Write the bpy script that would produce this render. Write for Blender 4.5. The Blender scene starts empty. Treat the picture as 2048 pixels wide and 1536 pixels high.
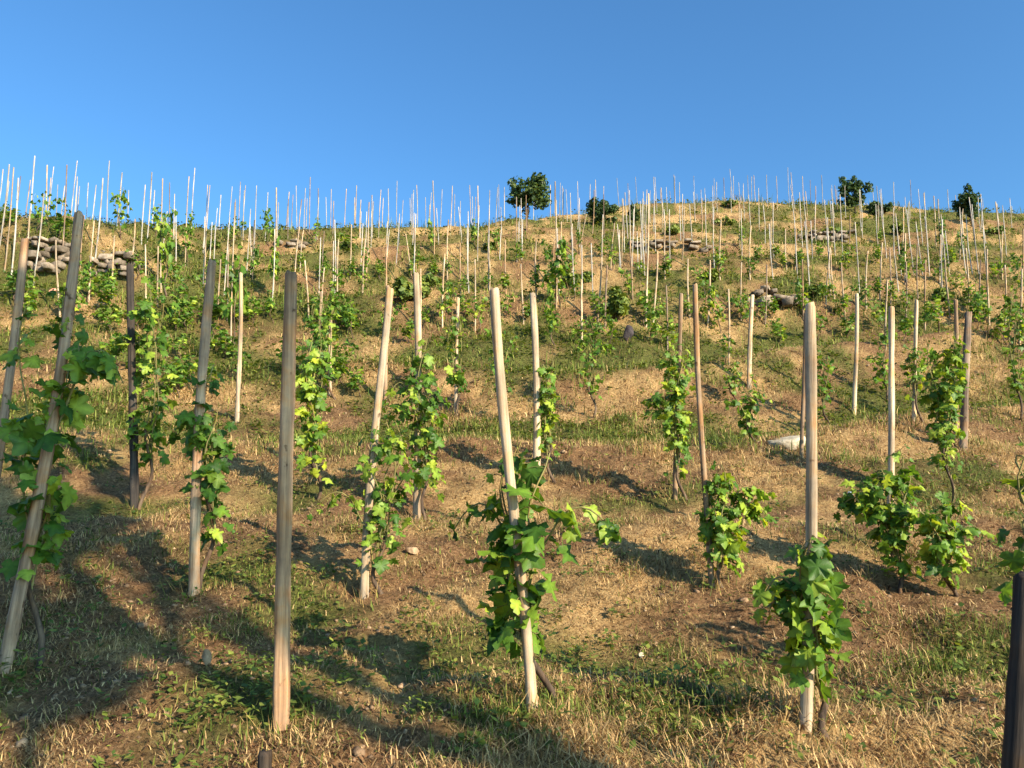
import bpy, math, random
import numpy as np
from mathutils import Vector, Matrix

SC = bpy.context.scene
COL = SC.collection
R = math.radians
random.seed(7)
rng = np.random.default_rng(11)

# ------------------------------------------------------------------ camera
PITCH = R(8.0)
FOC = 1538.0                      # focal length in pixels of the 2048-wide photo
CAMZ = 1.74
cam_d = bpy.data.cameras.new('camera')
cam_d.sensor_width = 36.0
cam_d.lens = FOC / 2048.0 * 36.0
cam_d.clip_start = 0.05
cam_d.clip_end = 2000.0
cam = bpy.data.objects.new('camera', cam_d)
COL.objects.link(cam)
cam.location = (0, 0, CAMZ)
cam.rotation_euler = (R(90) + PITCH, 0, 0)
SC.camera = cam

# ------------------------------------------------------------------ light
SUN_EL = R(27.0)
SUN_AZ = R(135.0)                 # clockwise from +Y: behind the camera, to the right
world = bpy.data.worlds.new('World')
SC.world = world
world.use_nodes = True
wn = world.node_tree.nodes
sky = wn.new('ShaderNodeTexSky')
sky.sky_type = 'NISHITA'
sky.sun_disc = False
sky.sun_elevation = SUN_EL
sky.sun_rotation = SUN_AZ
sky.altitude = 300
sky.air_density = 1.0
sky.dust_density = 3.0
sky.ozone_density = 3.0
tint = wn.new('ShaderNodeMix'); tint.data_type = 'RGBA'; tint.blend_type = 'MULTIPLY'
tint.inputs[0].default_value = 1.0; tint.inputs[7].default_value = (0.57, 1.02, 1.27, 1)   # deep clear blue of the evening sky
world.node_tree.links.new(sky.outputs[0], tint.inputs[6])
world.node_tree.links.new(tint.outputs[2], wn['Background'].inputs[0])
wn['Background'].inputs[1].default_value = 0.092
SUNV = np.array([math.sin(SUN_AZ) * math.cos(SUN_EL), math.cos(SUN_AZ) * math.cos(SUN_EL), math.sin(SUN_EL)])
sd = bpy.data.lights.new('sun', 'SUN')
sd.energy = 5.0
sd.angle = R(0.5)
sd.color = (1.0, 0.84, 0.62)
sun = bpy.data.objects.new('sun', sd)
COL.objects.link(sun)
sun.rotation_euler = Vector(SUNV).to_track_quat('Z', 'Y').to_euler()
sun.location = (20, -20, 30)
SC.view_settings.view_transform = 'Standard'
SC.view_settings.look = 'None'
SC.view_settings.exposure = 1.15
SC.view_settings.gamma = 1.0

# ------------------------------------------------------------------ helpers
def tag(o, label=None, cat=None, group=None, kind=None):
    if label: o['label'] = label
    if cat: o['category'] = cat
    if group: o['group'] = group
    if kind: o['kind'] = kind
    return o

def empty(name, loc):
    o = bpy.data.objects.new(name, None)
    COL.objects.link(o)
    o.location = loc
    o.empty_display_size = 0.1
    return o

def mesh_np(name, V, T, mat, smooth=False, colors=None):
    V = np.asarray(V, np.float32); T = np.asarray(T, np.int32)
    me = bpy.data.meshes.new(name)
    k = T.shape[1]
    me.vertices.add(len(V)); me.vertices.foreach_set('co', V.ravel())
    me.loops.add(T.size); me.loops.foreach_set('vertex_index', T.ravel())
    me.polygons.add(len(T))
    me.polygons.foreach_set('loop_start', np.arange(0, T.size, k, dtype=np.int32))
    me.polygons.foreach_set('loop_total', np.full(len(T), k, np.int32))
    me.update(calc_edges=True)
    if smooth:
        me.polygons.foreach_set('use_smooth', np.ones(len(T), bool))
    if colors is not None:
        a = me.color_attributes.new('col', 'FLOAT_COLOR', 'POINT')
        c = np.ones((len(V), 4), np.float32); c[:, :3] = colors
        a.data.foreach_set('color', c.ravel())
    me.materials.append(mat)
    return me

def obj(name, me, parent=None, loc=None):
    o = bpy.data.objects.new(name, me)
    COL.objects.link(o)
    if parent: o.parent = parent
    if loc is not None: o.location = loc
    return o

class Acc:
    """collects triangles"""
    def __init__(s): s.v = []; s.t = []; s.n = 0
    def add(s, V, T):
        V = np.asarray(V, float); T = np.asarray(T, int)
        s.v.append(V); s.t.append(T + s.n); s.n += len(V)
    def mesh(s, name, mat, smooth=False):
        c = np.repeat(np.concatenate(s.tone)[:, None], 3, 1) if hasattr(s, 'tone') else None
        return mesh_np(name, np.concatenate(s.v), np.concatenate(s.t), mat, smooth, c)

def tube(path, rad, sides=8, cap=True, jitter=0.0, rg=rng):
    P = np.asarray(path, float); n = len(P)
    rad = np.broadcast_to(np.asarray(rad, float), (n,))
    tan = np.gradient(P, axis=0); tan /= np.linalg.norm(tan, axis=1)[:, None] + 1e-9
    ref = np.array([0.13, 0.97, 0.2]) if abs(tan[0][1]) < 0.9 else np.array([1.0, 0.1, 0])
    A = np.cross(tan, ref); A /= np.linalg.norm(A, axis=1)[:, None] + 1e-9
    B = np.cross(tan, A)
    th = np.linspace(0, 2 * np.pi, sides, endpoint=False)
    prof = 1 + jitter * rg.uniform(-1, 1, sides)
    rr = rad[:, None] * prof[None, :] * (1 + 0.35 * jitter * rg.uniform(-1, 1, (n, sides)))
    V = P[:, None, :] + rr[..., None] * (np.cos(th)[None, :, None] * A[:, None, :] + np.sin(th)[None, :, None] * B[:, None, :])
    V = V.reshape(-1, 3)
    i = np.arange(n - 1)[:, None] * sides; j = np.arange(sides)[None, :]; j2 = (j + 1) % sides
    a, b, c, d = i + j, i + j2, i + sides + j2, i + sides + j
    T = np.concatenate([np.stack([a, b, c], -1).reshape(-1, 3), np.stack([a, c, d], -1).reshape(-1, 3)])
    if cap:
        V = np.vstack([V, P[-1:]])
        k = len(V) - 1; o = (n - 1) * sides
        T = np.vstack([T, np.stack([o + np.arange(sides), o + (np.arange(sides) + 1) % sides, np.full(sides, k)], -1)])
    return V, T

# value noise -------------------------------------------------------
def _h(ix, iy, s):
    n = (ix.astype(np.int64) * 374761393 + iy.astype(np.int64) * 668265263 + s * 1442695041) & 0xffffffff
    n = ((n ^ (n >> 13)) * 1274126177) & 0xffffffff
    return ((n ^ (n >> 16)) & 0xffff) / 65535.0
def vn(x, y, s=0):
    x = np.asarray(x, float); y = np.asarray(y, float)
    ix = np.floor(x); iy = np.floor(y); fx = x - ix; fy = y - iy
    fx = fx * fx * (3 - 2 * fx); fy = fy * fy * (3 - 2 * fy)
    a = _h(ix, iy, s); b = _h(ix + 1, iy, s); c = _h(ix, iy + 1, s); d = _h(ix + 1, iy + 1, s)
    return (a + (b - a) * fx) * (1 - fy) + (c + (d - c) * fx) * fy
def fbm(x, y, s=0, o=3):
    r = 0; a = 0.5
    for k in range(o):
        r = r + a * (vn(x, y, s + k * 17) - 0.5) * 2; x = x * 2.03 + 5.1; y = y * 2.03 - 3.7; a *= 0.5
    return r
def sstep(a, b, x):
    t = np.clip((x - a) / (b - a), 0, 1); return t * t * (3 - 2 * t)

# pixel rays ---------------------------------------------------------
CP, SP = math.cos(PITCH), math.sin(PITCH)
def ray(px, py):
    ry = FOC * CP - (768 - py) * SP; rz = FOC * SP + (768 - py) * CP
    return (px - 1024) / ry, rz / ry
def at(px, py, Y):
    u, t = ray(px, py); return np.array([u * Y, Y, CAMZ + t * Y])

# ------------------------------------------------------------------ terrain
_ty = np.arange(-80, 200, 0.05)
def _prof(ys, zs):
    z = np.interp(_ty, ys, zs)
    sl = (zs[-1] - zs[-2]) / (ys[-1] - ys[-2]); m = _ty > ys[-1]; z[m] = zs[-1] + sl * (_ty[m] - ys[-1])
    k = np.hanning(31); k /= k.sum()
    return np.convolve(np.pad(z, 15, mode='edge'), k, 'valid')
P_MAIN = _prof([-80, -20, 0, 3.35, 4.7, 6.3, 10.5, 15, 25.6, 42, 60],
               [-14, -4.6, 0.0, 0.78, 1.13, 1.5, 2.84, 5.0, 10.05, 18.0, 26.6])
P_LEFT = _prof([-80, -20, 0, 3.35, 4.7, 6.3, 10.5, 16.2, 16.8, 22, 42, 60],
               [-14, -4.6, 0.0, 0.78, 1.13, 1.5, 3.1, 6.25, 6.45, 9.4, 20, 28])
_sx = np.array([-700, 0, 150, 300, 600, 900, 1000, 1130, 1300, 1450, 1650, 1850, 2048, 2700])
_sv = np.array([412, 420, 440, 456, 466, 462, 450, 434, 420, 410, 412, 424, 440, 470])
_su, _st = ray(_sx.astype(float), _sv.astype(float))
_uu = np.linspace(-1.6, 1.6, 400)
def _wl(u): return 1 - sstep(-0.58, -0.40, u)
_tt = np.interp(_uu, _su, _st)
_yc = []; _zc = []
for uu, tt in zip(_uu, _tt):
    w = _wl(uu); b = P_MAIN * (1 - w) + P_LEFT * w + 0.85 * w * (_ty > 16.5)
    d = b - (CAMZ + tt * _ty); ok = (_ty > 12) & (_ty < 60) & (d > 0)
    i = np.argmax(ok) if ok.any() else np.argmax(_ty > 46)
    _yc.append(_ty[i]); _zc.append(b[i])
_k = np.hanning(17); _k /= _k.sum()
_sm = lambda a: np.convolve(np.pad(np.array(a), 8, mode='edge'), _k, 'valid')
_yc = _sm(_yc); _zc = _sm(_zc)

def height(X, Y, fine=True):
    X = np.asarray(X, float); Y = np.asarray(Y, float)
    u = np.clip(X / np.maximum(Y, 4.0), -1.55, 1.55)
    w = _wl(u)
    b = np.interp(Y, _ty, P_MAIN) * (1 - w) + np.interp(Y, _ty, P_LEFT) * w
    b = b + 0.85 * w * sstep(16.35, 16.65, Y + 0.25 * np.sin(X * 0.9))
    yc = np.interp(u, _uu, _yc); zc = np.interp(u, _uu, _zc)
    fl = zc + 0.03 * (Y - yc)
    fl = np.where(Y > yc + 25, zc + 0.75 - 0.2 * (Y - yc - 25), fl)
    k = 0.35
    hh = np.clip(0.5 + 0.5 * (fl - b) / k, 0, 1)
    z = fl * (1 - hh) + b * hh - k * hh * (1 - hh)
    front = 1 - sstep(-1.0, 1.0, Y - yc + 0.8)
    th = (Y + 1.6 * (vn(X * 0.12, Y * 0.1, 3) - 0.5) * 2 + 0.25 * np.sin(X * 0.5)) / 3.1
    A = 0.05 + 0.33 * sstep(8, 16, Y)
    A = A * (0.55 + 0.9 * vn(X * 0.13 + 9, Y * 0.13, 8))
    z = z - A * (np.sin(2 * np.pi * th) + 0.38 * np.sin(4 * np.pi * th)) * front * sstep(1, 4, Y)
    z = z + 0.13 * fbm(X * 0.45, Y * 0.45, 5, 2) * sstep(0, 3, Y)
    if fine:
        z = z + 0.075 * fbm(X * 1.9, Y * 1.9, 21, 3) + 0.05 * fbm(X * 6, Y * 6, 31, 3)
    return z
_Ym = np.concatenate([np.arange(1.2, 12, 0.01), np.arange(12, 60, 0.03)])
def hit(px, py):
    u, t = ray(px, py)
    d = CAMZ + t * _Ym - height(u * _Ym, _Ym)
    i = int(np.argmax(d < 0)) if (d < 0).any() else len(_Ym) - 1
    Y = _Ym[i]
    return np.array([u * Y, Y, float(height(u * Y, Y))])
def green_mask(X, Y):
    g = 0.55 * fbm(X * 0.55, Y * 0.8, 101, 3) + 0.5 * fbm(X * 1.7, Y * 2.2, 131, 2)
    g = g - 0.10 * (1 - sstep(4, 7, Y)) + 0.31 * sstep(8, 17, Y) + 0.24 * sstep(7, 10, Y) * np.sin(2 * np.pi * (Y + 1.6 * (vn(X * 0.12, Y * 0.1, 3) - 0.5) * 2 + 0.25 * np.sin(X * 0.5)) / 3.1 + 0.6) + 0.12 * (1 - sstep(-0.4, -0.1, X / np.maximum(Y, 3))) * sstep(6, 8, Y) + 0.10 * sstep(0.1, 0.5, X / np.maximum(Y, 3)) * sstep(20, 30, Y)
    return sstep(-0.10, 0.34, g)
def soil_mask(X, Y):
    return sstep(-0.08, 0.25, fbm(X * 0.8 + 40, Y * 1.3, 171, 3) + 0.4 * fbm(X * 3, Y * 4, 181, 2) + 0.06 * sstep(0.1, 0.5, X / np.maximum(Y, 3)))

# ------------------------------------------------------------------ materials
def new_mat(name):
    m = bpy.data.materials.new(name); m.use_nodes = True
    nt = m.node_tree; b = nt.nodes['Principled BSDF']
    return m, nt, b
def N(nt, t, **kw):
    n = nt.nodes.new(t)
    for k, v in kw.items():
        if k in n.inputs: n.inputs[k].default_value = v
        else: setattr(n, k, v)
    return n
def ramp(nt, stops):
    n = nt.nodes.new('ShaderNodeValToRGB'); cr = n.color_ramp
    while len(cr.elements) < len(stops): cr.elements.new(0.5)
    for e, (p, c) in zip(cr.elements, stops):
        e.position = p; e.color = (*c, 1)
    return n
def mix(nt, fac, a, b, mode='MIX'):
    n = nt.nodes.new('ShaderNodeMix'); n.data_type = 'RGBA'; n.blend_type = mode
    for i, v in ((0, fac), (6, a), (7, b)):
        if hasattr(v, 'links'): nt.links.new(v, n.inputs[i])
        elif i == 0: n.inputs[0].default_value = v
        else: n.inputs[i].default_value = (*v, 1)
    return n.outputs[2]

def mat_ground():
    m, nt, b = new_mat('hillside_soil'); L = nt.links.new
    tc = N(nt, 'ShaderNodeTexCoord')
    at_g = N(nt, 'ShaderNodeAttribute', attribute_name='col')
    sep = N(nt, 'ShaderNodeSeparateColor'); L(at_g.outputs[0], sep.inputs[0])
    n1 = N(nt, 'ShaderNodeTexNoise', Scale=9.0, Detail=8.0, Roughness=0.7); L(tc.outputs['Object'], n1.inputs['Vector'])
    n2 = N(nt, 'ShaderNodeTexNoise', Scale=38.0, Detail=6.0, Roughness=0.75); L(tc.outputs['Object'], n2.inputs['Vector'])
    straw = ramp(nt, [(0.3, (0.20, 0.115, 0.05)), (0.5, (0.53, 0.335, 0.15)), (0.7, (0.74, 0.52, 0.25))]); L(n2.outputs[0], straw.inputs[0])
    soil = ramp(nt, [(0.3, (0.07, 0.038, 0.02)), (0.52, (0.29, 0.162, 0.08)), (0.7, (0.53, 0.33, 0.175))]); L(n2.outputs[0], soil.inputs[0])
    grn = ramp(nt, [(0.3, (0.04, 0.05, 0.015)), (0.55, (0.135, 0.14, 0.037)), (0.72, (0.29, 0.27, 0.08))]); L(n2.outputs[0], grn.inputs[0])
    def jit(sock, amt, src=n1):
        mm = N(nt, 'ShaderNodeMath', operation='MULTIPLY_ADD'); L(n1.outputs[0], mm.inputs[0]); mm.inputs[1].default_value = amt
        mm2 = N(nt, 'ShaderNodeMath', operation='ADD', use_clamp=True); mm.inputs[2].default_value = -amt / 2
        L(mm.outputs[0], mm2.inputs[0]); L(sock, mm2.inputs[1]); return mm2.outputs[0]
    c = mix(nt, jit(sep.outputs[1], 1.1), straw.outputs[0], soil.outputs[0])
    c = mix(nt, jit(sep.outputs[0], 1.1), c, grn.outputs[0])
    n3 = N(nt, 'ShaderNodeTexNoise', Scale=4.5, Detail=10.0, Roughness=0.85); L(tc.outputs['Object'], n3.inputs['Vector'])
    mot = ramp(nt, [(0.36, (0.30, 0.28, 0.26)), (0.46, (0.88, 0.86, 0.83)), (0.56, (1.12, 1.1, 1.05)), (0.68, (1.5, 1.42, 1.3))]); L(n3.outputs[0], mot.inputs[0])
    c = mix(nt, 1.0, c, mot.outputs[0], 'MULTIPLY')
    L(c, b.inputs['Base Color'])
    b.inputs['Roughness'].default_value = 0.95
    b.inputs['Specular IOR Level'].default_value = 0.15
    bp = N(nt, 'ShaderNodeBump', Strength=1.0, Distance=0.08); L(n2.outputs[0], bp.inputs['Height'])
    bp2 = N(nt, 'ShaderNodeBump', Strength=0.7, Distance=0.12); L(n1.outputs[0], bp2.inputs['Height']); L(bp.outputs[0], bp2.inputs['Normal'])
    L(bp2.outputs[0], b.inputs['Normal'])
    return m
def mat_blade():
    m, nt, b = new_mat('grass_blade'); L = nt.links.new
    a = N(nt, 'ShaderNodeAttribute', attribute_name='col'); L(a.outputs[0], b.inputs['Base Color'])
    b.inputs['Roughness'].default_value = 0.7; b.inputs['Specular IOR Level'].default_value = 0.2
    tr = N(nt, 'ShaderNodeBsdfTranslucent'); L(a.outputs[0], tr.inputs[0])
    ms = N(nt, 'ShaderNodeMixShader', Fac=0.3); L(b.outputs[0], ms.inputs[1]); L(tr.outputs[0], ms.inputs[2])
    L(ms.outputs[0], nt.nodes['Material Output'].inputs[0])
    return m
def mat_leaf(name, dark, mid, light, trans=0.38, rough=0.45, vein=False):
    m, nt, b = new_mat(name); L = nt.links.new
    g = N(nt, 'ShaderNodeNewGeometry'); oi = N(nt, 'ShaderNodeObjectInfo')
    r = ramp(nt, [(0.0, dark), (0.55, mid), (0.93, light), (1.0, tuple(min(1, c * f) for c, f in zip(light, (1.15, 1.05, 0.8))))])
    mt = N(nt, 'ShaderNodeMath', operation='MULTIPLY_ADD'); L(oi.outputs['Random'], mt.inputs[0]); mt.inputs[1].default_value = 0.25; 
    L(g.outputs['Random Per Island'], mt.inputs[2])
    m2 = N(nt, 'ShaderNodeMath', operation='SUBTRACT', use_clamp=True); L(mt.outputs[0], m2.inputs[0]); m2.inputs[1].default_value = 0.12
    L(m2.outputs[0], r.inputs[0])
    tc = N(nt, 'ShaderNodeTexCoord')
    n = N(nt, 'ShaderNodeTexNoise', Scale=28.0, Detail=3.0); L(tc.outputs['Object'], n.inputs['Vector'])
    rr = ramp(nt, [(0.3, (0.72, 0.75, 0.7)), (0.7, (1.2, 1.15, 1.1))]); L(n.outputs[0], rr.inputs[0])
    c = mix(nt, 1.0, r.outputs[0], rr.outputs[0], 'MULTIPLY')
    if vein:
        ca = N(nt, 'ShaderNodeAttribute', attribute_name='col'); c = mix(nt, 0.8, c, ca.outputs[0], 'MULTIPLY')
        ns_ = N(nt, 'ShaderNodeTexNoise', Scale=55.0, Detail=2.0); L(tc.outputs['Object'], ns_.inputs['Vector'])
        rs = ramp(nt, [(0.68, (0, 0, 0)), (0.74, (1, 1, 1))]); L(ns_.outputs[0], rs.inputs[0])
        c = mix(nt, rs.outputs[0], c, (0.20, 0.13, 0.04))
    L(c, b.inputs['Base Color'])
    b.inputs['Roughness'].default_value = rough
    b.inputs['Specular IOR Level'].default_value = 0.35
    tr = N(nt, 'ShaderNodeBsdfTranslucent')
    c2 = mix(nt, 1.0, c, (1.55, 1.35, 0.55), 'MULTIPLY'); L(c2, tr.inputs[0])
    bp = N(nt, 'ShaderNodeBump', Strength=0.35, Distance=0.01); L(n.outputs[0], bp.inputs['Height']); L(bp.outputs[0], b.inputs['Normal'])
    ms = N(nt, 'ShaderNodeMixShader', Fac=trans); L(b.outputs[0], ms.inputs[1]); L(tr.outputs[0], ms.inputs[2])
    L(ms.outputs[0], nt.nodes['Material Output'].inputs[0])
    return m
def mat_wood(name, dark, light, stain=0.35, knots=True):
    m, nt, b = new_mat(name); L = nt.links.new
    tc = N(nt, 'ShaderNodeTexCoord'); oi = N(nt, 'ShaderNodeObjectInfo')
    add = N(nt, 'ShaderNodeVectorMath', operation='ADD'); L(tc.outputs['Object'], add.inputs[0])
    cmb = N(nt, 'ShaderNodeCombineXYZ'); ml = N(nt, 'ShaderNodeMath', operation='MULTIPLY'); L(oi.outputs['Random'], ml.inputs[0]); ml.inputs[1].default_value = 40
    for i in range(3): L(ml.outputs[0], cmb.inputs[i])
    L(cmb.outputs[0], add.inputs[1])
    mp = N(nt, 'ShaderNodeMapping'); mp.inputs['Scale'].default_value = (45, 45, 1.6); L(add.outputs[0], mp.inputs[0])
    n = N(nt, 'ShaderNodeTexNoise', Scale=1.0, Detail=6.0, Roughness=0.65); L(mp.outputs[0], n.inputs['Vector'])
    r = ramp(nt, [(0.27, tuple(c * 0.35 for c in dark)), (0.37, dark), (0.64, light)]); L(n.outputs[0], r.inputs[0])
    n2 = N(nt, 'ShaderNodeTexNoise', Scale=3.2, Detail=4.0); L(add.outputs[0], n2.inputs['Vector'])
    r2 = ramp(nt, [(0.38, (1, 1, 1)), (0.66, (1 - stain, 1 - stain * 1.02, 1 - stain))]); L(n2.outputs[0], r2.inputs[0])
    n4 = N(nt, 'ShaderNodeTexNoise', Scale=5.5, Detail=5.0, Roughness=0.7); L(add.outputs[0], n4.inputs['Vector'])
    r4 = ramp(nt, [(0.36, (0.80, 0.84, 0.92)), (0.5, (1, 1, 1)), (0.64, (1.12, 0.90, 0.68))]); L(n4.outputs[0], r4.inputs[0])
    c = mix(nt, 1.0, r.outputs[0], r2.outputs[0], 'MULTIPLY'); c = mix(nt, 1.0, c, r4.outputs[0], 'MULTIPLY')
    n5 = N(nt, 'ShaderNodeTexNoise', Scale=16.0, Detail=3.0); L(add.outputs[0], n5.inputs['Vector'])
    r5 = ramp(nt, [(0.66, (1, 1, 1)), (0.72, (0.35, 0.3, 0.26))]); L(n5.outputs[0], r5.inputs[0])
    c = mix(nt, 1.0, c, r5.outputs[0], 'MULTIPLY')
    br = N(nt, 'ShaderNodeMapRange'); L(oi.outputs['Random'], br.inputs[0]); br.inputs[3].default_value = 0.78; br.inputs[4].default_value = 1.15
    c = mix(nt, 1.0, c, br.outputs[0], 'MULTIPLY')
    L(c, b.inputs['Base Color']); b.inputs['Roughness'].default_value = 0.85; b.inputs['Specular IOR Level'].default_value = 0.2
    bp = N(nt, 'ShaderNodeBump', Strength=0.6, Distance=0.006); L(n.outputs[0], bp.inputs['Height']); L(bp.outputs[0], b.inputs['Normal'])
    return m
def mat_stone(name, a, bcol, cc):
    m, nt, b = new_mat(name); L = nt.links.new
    tc = N(nt, 'ShaderNodeTexCoord'); g = N(nt, 'ShaderNodeNewGeometry')
    n = N(nt, 'ShaderNodeTexNoise', Scale=7.0, Detail=8.0, Roughness=0.65); L(tc.outputs['Object'], n.inputs['Vector'])
    r = ramp(nt, [(0.3, a), (0.5, bcol), (0.7, cc)]); L(n.outputs[0], r.inputs[0])
    br = N(nt, 'ShaderNodeMapRange'); L(g.outputs['Random Per Island'], br.inputs[0]); br.inputs[3].default_value = 0.5; br.inputs[4].default_value = 1.25
    L(mix(nt, 1.0, r.outputs[0], br.outputs[0], 'MULTIPLY'), b.inputs['Base Color'])
    b.inputs['Roughness'].default_value = 0.9; b.inputs['Specular IOR Level'].default_value = 0.2
    bp = N(nt, 'ShaderNodeBump', Strength=0.8, Distance=0.03); L(n.outputs[0], bp.inputs['Height']); L(bp.outputs[0], b.inputs['Normal'])
    return m

M_GROUND = mat_ground(); M_BLADE = mat_blade()
M_VINE = mat_leaf('vine_leaf', (0.045, 0.115, 0.014), (0.125, 0.24, 0.026), (0.34, 0.44, 0.05), 0.4, 0.5, True)
M_BUSH = mat_leaf('bush_leaf', (0.024, 0.05, 0.016), (0.05, 0.095, 0.027), (0.10, 0.15, 0.045), 0.3, 0.5)
M_WEED = mat_leaf('weed_leaf', (0.05, 0.09, 0.015), (0.12, 0.175, 0.028), (0.25, 0.29, 0.055), 0.3, 0.6)
W_PALE = mat_wood('peeled_wood', (0.34, 0.235, 0.14), (0.68, 0.53, 0.36), 0.4)
W_TAN = mat_wood('tan_wood', (0.24, 0.15, 0.085), (0.50, 0.345, 0.215), 0.35)
W_GREY = mat_wood('weathered_wood', (0.17, 0.12, 0.085), (0.44, 0.33, 0.24), 0.5)
W_DARK = mat_wood('shade_dark_wood', (0.03, 0.025, 0.022), (0.10, 0.08, 0.064), 0.4)  # shade over the charcoal-topped and right-corner posts is put into this colour
W_SILVER = mat_wood('silvered_wood', (0.30, 0.265, 0.22), (0.55, 0.50, 0.435), 0.35)
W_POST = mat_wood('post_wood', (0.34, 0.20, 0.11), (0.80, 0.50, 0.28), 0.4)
W_WARM = mat_wood('sunworn_wood', (0.30, 0.185, 0.11), (0.68, 0.45, 0.28), 0.45)
def weather_shade_top(m, z0, z1):          # the old post is blackened towards its top, partly shade put into the colour
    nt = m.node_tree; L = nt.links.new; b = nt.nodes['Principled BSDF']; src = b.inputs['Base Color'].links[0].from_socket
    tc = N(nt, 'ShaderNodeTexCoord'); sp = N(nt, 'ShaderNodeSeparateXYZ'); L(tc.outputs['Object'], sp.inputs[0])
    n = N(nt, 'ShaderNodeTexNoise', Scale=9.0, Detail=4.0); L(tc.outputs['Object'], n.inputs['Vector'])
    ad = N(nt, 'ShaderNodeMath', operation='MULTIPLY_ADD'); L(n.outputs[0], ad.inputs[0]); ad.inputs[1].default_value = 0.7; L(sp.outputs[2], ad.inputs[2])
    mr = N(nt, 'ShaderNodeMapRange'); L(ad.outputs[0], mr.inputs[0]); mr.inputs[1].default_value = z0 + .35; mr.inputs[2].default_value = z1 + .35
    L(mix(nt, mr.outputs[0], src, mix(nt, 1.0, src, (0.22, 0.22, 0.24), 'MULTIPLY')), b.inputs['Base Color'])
weather_shade_top(W_POST, 1.25, 2.1)
W_BARK = mat_wood('vine_bark', (0.06, 0.04, 0.028), (0.17, 0.115, 0.075), 0.3)
W_CANE = mat_wood('green_cane', (0.16, 0.15, 0.05), (0.30, 0.26, 0.10), 0.2)
M_STONE = mat_stone('wall_stone', (0.09, 0.07, 0.052), (0.25, 0.195, 0.145), (0.42, 0.335, 0.26))
M_PALESTONE = mat_stone('pale_stone', (0.17, 0.14, 0.10), (0.38, 0.325, 0.235), (0.52, 0.455, 0.34))
M_REDSTONE = mat_stone('red_stone', (0.38, 0.16, 0.10), (0.55, 0.25, 0.16), (0.62, 0.34, 0.24))
M_DARKSTONE = mat_stone('dark_stone', (0.02, 0.016, 0.018), (0.045, 0.036, 0.04), (0.08, 0.065, 0.065))
M_CLOD = mat_stone('earth_clod', (0.12, 0.075, 0.042), (0.26, 0.165, 0.095), (0.42, 0.30, 0.19))
M_LITTER = mat_stone('white_scrap', (0.3, 0.34, 0.4), (0.42, 0.46, 0.5), (0.5, 0.54, 0.58))

# ------------------------------------------------------------------ ground sheet
def axis(segs):
    out = []
    for a, b, s in segs: out.append(np.arange(a, b, s))
    return np.concatenate(out + [[segs[-1][1]]])
gy = axis([(-70, -10, 3), (-10, 0, 0.5), (0, 2, 0.12), (2, 9, 0.042), (9, 16, 0.08), (16, 17, 0.05), (17, 30, 0.13), (30, 48, 0.22), (48, 180, 3)])
gxp = axis([(0, 4, 0.048), (4, 9, 0.09), (9, 20, 0.16), (20, 34, 0.3), (34, 200, 4)])
gx = np.concatenate([-gxp[:0:-1], gxp])
GX, GY = np.meshgrid(gx, gy)
GZ = height(GX, GY)
nx, ny = len(gx), len(gy)
Vg = np.stack([GX, GY, GZ], -1).reshape(-1, 3)
ii = (np.arange(ny - 1)[:, None] * nx + np.arange(nx - 1)[None, :]).ravel()
Qg = np.stack([ii, ii + 1, ii + nx + 1, ii + nx], -1)
cg = np.zeros((len(Vg), 3)); cg[:, 0] = green_mask(Vg[:, 0], Vg[:, 1]); cg[:, 1] = soil_mask(Vg[:, 0], Vg[:, 1])
tag(obj('hillside', mesh_np('hillside', Vg, Qg, M_GROUND, True, cg)), 'dry terraced vineyard slope of straw, bare earth and green patches', 'hillside', kind='structure')

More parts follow.
